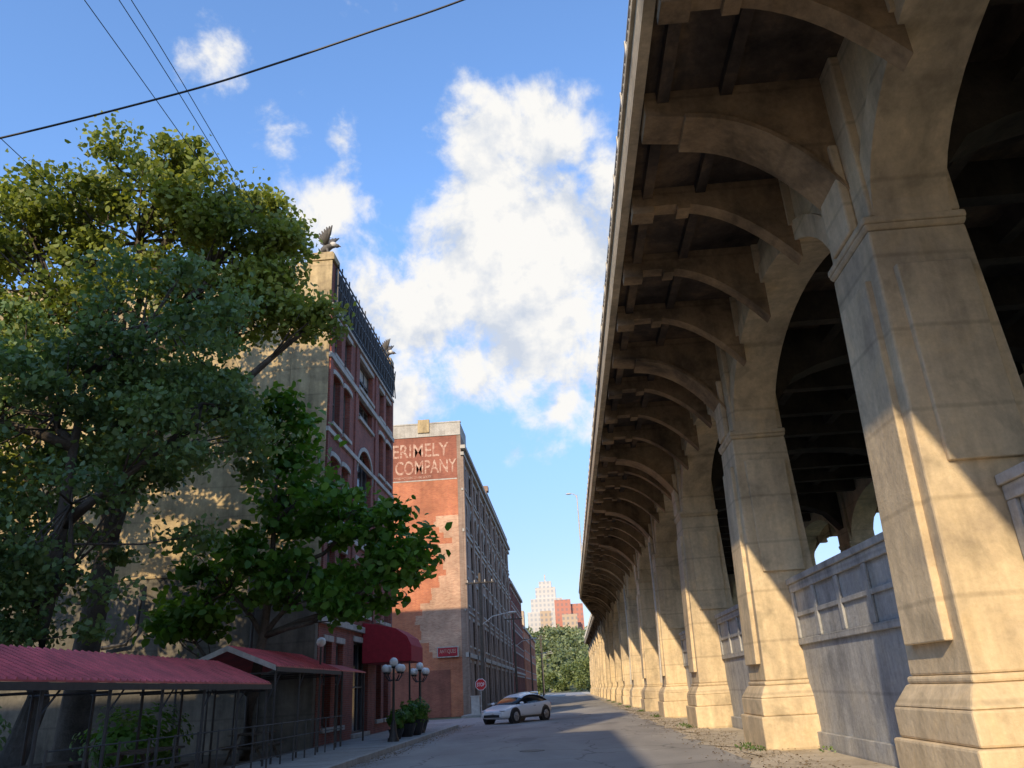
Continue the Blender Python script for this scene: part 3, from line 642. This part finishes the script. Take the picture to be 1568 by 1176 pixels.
tree("catalpa_tree",(-9.75,24.6,.1),.2,(-9.2,24.5,8.8),[((-9.2,24.5,10.3),(1.0,1.1,1.7),20),((-8.6,24.5,7.9),(1.5,1.5,1.3),20),((-6.5,24.3,7.0),(1.5,1.5,1.0),20),((-4.5,24.3,5.6),(1.1,1.2,.7),14),((-10.8,24.5,5.4),(1.7,1.5,1.7),26),
 ((-8,24.5,5.3),(2.0,1.7,1.1),26),((-6.1,24,4.5),(1.2,1.2,.7),14),((-11.6,24.2,3.9),(1.2,1.2,.5),10)],.36,56,.31,M_leafC,37,up=.9,droop=.9)
def bush(name,c,R,n,L,mat,seed):
    rg=np.random.default_rng(seed); d=rg.normal(size=(n,3)); d/=np.linalg.norm(d,axis=1)[:,None]; q=rg.uniform(.2,1,n)**.4
    P=np.array(c)[None,:]+d*q[:,None]*np.array(R)[None,:]*(1+.25*np.sin(d[:,0:1]*7+d[:,2:3]*5)); P[:,2]=np.maximum(P[:,2],.12); return leaves(name,P,L,mat,None,.4,0,seed=seed)
bush("patio_shrub",(-13.4,15.2,1.0),(2.2,1.3,1.3),5000,.16,M_leafB,51); bush("patio_shrub",(-11.0,20.5,.8),(1.2,1.2,.9),1500,.16,M_leafC,52)
for i,o in enumerate([o for o in bpy.data.objects if o.name.startswith("potted_shrub")]):
    s=o["s"]; x,y=o.location.x,o.location.y; b=bush("shrub_leaves",(x,y,.62*s+.3),(.42*s,.42*s,.45*s),600,.13,M_leafC,60+i); setpar(b,o)
rg=np.random.default_rng(5); P=[]
for k in range(0,9):
    y=YK(k)
    for _ in range(4):
        yy=y+rg.uniform(-1.6,1.6); P.append(np.array([4.25,yy,.04])+rg.normal(size=(18,3))*np.array([.12,.16,.04]))
for _ in range(40):
    yy=rg.uniform(12,90); P.append(np.array([5.55,yy,.05])+rg.normal(size=(18,3))*np.array([.08,.25,.07]))
P=np.concatenate(P); P[:,2]=np.abs(P[:,2]); leaves("weeds",P,.08,M_leafB,None,.2,0,seed=9)
n=2600; P=np.stack([rg.normal(4.0,.55,n),rg.uniform(5,70,n),np.full(n,.035)],1); P2=np.stack([rg.normal(-5.6,.25,n//2),rg.uniform(12,45,n//2),np.full(n//2,.02)],1)
M_lit=leafmat("dry_leaf_litter",(.10,.06,.03),(.26,.18,.08),.1); leaves("leaf_litter",np.concatenate([P,P2]),.06,M_lit,None,6,0,seed=10)
C=[];
def dtree(x,y,z,R,n,sq=1.05):
    d=rg.normal(size=(n,3)); d/=np.linalg.norm(d,axis=1)[:,None]; q=rg.uniform(.3,1,n)**.5
    C.append(np.array([x,y,z+R*1.0])+d*q[:,None]*np.array([R,R,R*sq])*(1+.2*np.sin(d[:,0:1]*6+x)))
T=[]
for _ in range(520):
    y=rg.uniform(350,585); x=rg.uniform(-75,60)*y/450; k=70; dtree(x,y,max(0,hz(x,y))-1,rg.uniform(2.5,5),k); T.append(np.clip(rg.normal(rg.uniform(0,1),.12,k),0,1))
leaves("hill_tree_mass",np.concatenate(C),1.8,M_leafH,None,.5,0,seed=21,tint=np.concatenate(T)); C=[];T=[]
for x,y,R in ((-6,305,4.0),(1,318,5.5),(6,300,6.0),(12,312,5.5),(-1,340,6.0),(-12,330,4.0),(18,300,6),(8,330,7.2),(-18,318,4),(-3,298,2.5),(-9,296,2),(4,292,3.2),(24,310,6)):
    for s_ in range(4):
        k=230; dtree(x+rg.uniform(-.5,.5)*R,y+rg.uniform(-.5,.5)*R,R*(.15+.32*s_),R*(.72-.1*s_),k,.8); T.append(np.clip(rg.normal(rg.uniform(0,1),.15,k),0,1))
for _ in range(30):
    y=rg.uniform(20,190); x=rg.uniform(45,80); k=160; dtree(x,y,0,rg.uniform(3,6),k); T.append(np.clip(rg.normal(rg.uniform(0,1),.15,k),0,1))
leaves("roadside_tree_mass",np.concatenate(C),.8,M_leafD,None,.5,0,seed=22,tint=np.concatenate(T))
# ------------------------------------------------------------------ distant buildings
def wingrid(name,c,cw,sx=3.2,sz=3.6):
    m,nt,b=nt_new(name); g=N(nt,"ShaderNodeNewGeometry"); s=N(nt,"ShaderNodeSeparateXYZ"); nt.links.new(g.outputs["Position"],s.inputs[0])
    cb=N(nt,"ShaderNodeCombineXYZ"); ad=N(nt,"ShaderNodeMath",operation='ADD'); nt.links.new(s.outputs[0],ad.inputs[0]); nt.links.new(s.outputs[1],ad.inputs[1]); nt.links.new(ad.outputs[0],cb.inputs[0]); nt.links.new(s.outputs[2],cb.inputs[1])
    t=N(nt,"ShaderNodeTexBrick"); t.offset=0; nt.links.new(cb.outputs[0],t.inputs["Vector"]); t.inputs["Scale"].default_value=1; t.inputs["Brick Width"].default_value=sx; t.inputs["Row Height"].default_value=sz
    t.inputs["Mortar Size"].default_value=.85; t.inputs["Mortar Smooth"].default_value=.1
    for q in ("Color1","Color2"): t.inputs[q].default_value=(*cw,1)
    t.inputs["Mortar"].default_value=(*c,1); nt.links.new(t.outputs["Color"],b.inputs["Base Color"]); b.inputs["Roughness"].default_value=.8; return m
M_tw=wingrid("tower_limestone",(.50,.48,.45),(.36,.37,.39)); M_rb=wingrid("red_apartment_brick",(.44,.18,.13),(.30,.17,.15)); M_tb=wingrid("tan_apartment_brick",(.44,.33,.23),(.27,.24,.22))
g=group("art_deco_tower",(-15,640,50)); m=MB()
for x0,x1,z1,d in ((-29,2,58,14),(-26,-1,68,12),(-22,-6,77,9),(-19,-9,82,6)): m.box(x0,x1,640-d,640+d,25,z1)
m.box(-14.6,-13.4,639,641,82,88); m.obj("tiers",M_tw,g)
g=group("red_apartment_block",(5,600,50)); m=MB(); m.box(-7,5,595,615,25,63); m.box(5.02,14,600,615,25,60); m.obj("walls",M_rb,g)
g=group("tan_apartment_block",(14,560,45)); m=MB(); m.box(-2,9,585,590,25,51.5); m.box(-18,-10,588,593,25,55); m.box(-40,-30,588,598,25,56); m.obj("walls",M_tb,g)
# ------------------------------------------------------------------ cars
M_wpaint=plain("white_car_paint",(.72,.73,.74),.2,0,.03); M_dpaint=plain("dark_car_paint",(.03,.035,.045),.2,0,.1); M_tire=plain("tyre_rubber",(.02,.02,.02),.8); M_rim=plain("alloy",(.35,.35,.36),.3,.8,.05); M_cg=plain("car_glass",(.012,.015,.018),.08,0,.05)
M_hl=plain("headlight",(.6,.62,.65),.1,0,.05)
def car(loc,yaw,paint):
    g=group("parked_car",loc); MT=Matrix.Translation(loc)@Matrix.Rotation(yaw,4,'Z')
    def fin(mb,nm,mats,sm=True,bv=0,sub=0):
        mb.v=[tuple(MT@Vector(q)) for q in mb.v]; o=mb.obj(nm,mats,g,smooth=sm,bevel=bv,merge=sub>0)
        if sub: s=o.modifiers.new("s",'SUBSURF'); s.levels=sub; s.render_levels=sub
        return o
    st=[(0,.60,.34,.60),(.10,.76,.26,.68),(.45,.88,.22,.76),(.9,.93,.22,.86),(1.35,.94,.22,.93),(2.3,.95,.22,.97),(3.3,.95,.22,1.0),(4.0,.93,.24,1.04),(4.45,.86,.28,1.03),(4.65,.76,.36,.96),(4.72,.64,.45,.82)]
    m=MB(); V=[];Fc=[]
    for x,w_,zl,zh in st:
        half=[(w_*.80,zl),(w_*.98,zl+.10),(w_,zl+(zh-zl)*.45),(w_*.985,zl+(zh-zl)*.75),(w_*.93,zh-.03),(w_*.78,zh)]
        ring=[(-a_,b_) for a_,b_ in half]+[(0,zh+.03)]+half[::-1]+[(0,zl)]
        V+=[(x-2.36,q[0],q[1]) for q in ring]
    k=14
    for i in range(len(st)-1):
        for j in range(k): Fc.append((i*k+j,i*k+(j+1)%k,(i+1)*k+(j+1)%k,(i+1)*k+j))
    Fc+=[tuple(range(k)),tuple(range((len(st)-1)*k+k-1,(len(st)-1)*k-1,-1))]; m.add(V,Fc); fin(m,"body",paint,sub=2)
    gs=[(1.15,.93,.80,.78),(1.95,1.30,.84,.66),(2.35,1.43,.86,.63),(3.1,1.45,.86,.62),(3.75,1.36,.84,.62),(4.25,1.17,.80,.64),(4.5,1.05,.74,.66)]
    m=MB(); V=[]
    for x,z,wb,wt in gs:
        ring=[(-wb,.90),(-(wb+wt)/2-.03,(z+.9)/2),(-wt,z-.03),(-wt*.75,z),(0,z+.025),(wt*.75,z),(wt,z-.03),((wb+wt)/2+.03,(z+.9)/2),(wb,.90)]
        V+=[(x-2.36,q[0],q[1]) for q in ring]
    k=9
    for i in range(len(gs)-1):
        for j in range(k-1):
            m.f.append((i*k+j,i*k+j+1,(i+1)*k+j+1,(i+1)*k+j)); m.m.append(1 if (j in (3,4,2,5) and 1<=i<=3) else 0)
    m.v=V; m.f.append(tuple(range(k))); m.m.append(0); m.f.append(tuple(range((len(gs)-1)*k+k-1,(len(gs)-1)*k-1,-1))); m.m.append(0)
    fin(m,"greenhouse",[M_cg,paint],sub=1)
    for wx in (.92-2.36,3.78-2.36):
        for sy in (-1,1):
            m=MB(); m.cyl((wx,sy*.72,.36),(wx,sy*.952,.36),.43,n=24,m=0); m.cyl((wx,sy*.74,.345),(wx,sy*.975,.345),.345,n=24,m=1); m.cyl((wx,sy*.95,.345),(wx,sy*.985,.345),.24,.22,n=16,m=2)
            for i in range(5):
                t=i*2*math.pi/5; m.cyl((wx+.04*math.cos(t),sy*.99,.345+.04*math.sin(t)),(wx+.22*math.cos(t),sy*.985,.345+.22*math.sin(t)),.03,n=6,m=2)
            fin(m,"wheel",[M_black,M_tire,M_rim],False)
    m=MB()
    for sy in (-1,1):
        m.ball((-2.20,sy*.60,.66),.14,.18,.045,1); m.ball((1.25-2.3+.15,sy*.98,.98),.09,.12,.07,2); m.ball((2.24,sy*.58,.86),.1,.22,.05,3)
        for q in (.35,1.35): m.box(q-.1,q+.08,sy*.952-.012,sy*.952+.012,.80,.825,0)
        m.box(-1.0,.98,sy*.945-.02,sy*.945+.02,.235,.33,0)
    m.box(-2.375,-2.2,-.5,.5,.34,.47,0); m.box(2.2,2.37,-.6,.6,.36,.5,0); m.box(-2.40,-2.33,-.18,.18,.5,.58,2)
    fin(m,"lights_and_trim",[M_black,M_hl,paint,M_signr],False)
yaw=math.atan2(-math.cos(math.radians(32)),-math.sin(math.radians(32)))
car((-3.0,46.0,0),yaw+math.pi,M_wpaint)
car((-4.7,76,0),math.radians(-90),M_dpaint); car((-4.7,84,0),math.radians(-90),M_rim); car((-4.7,104,0),math.radians(-90),M_dpaint)
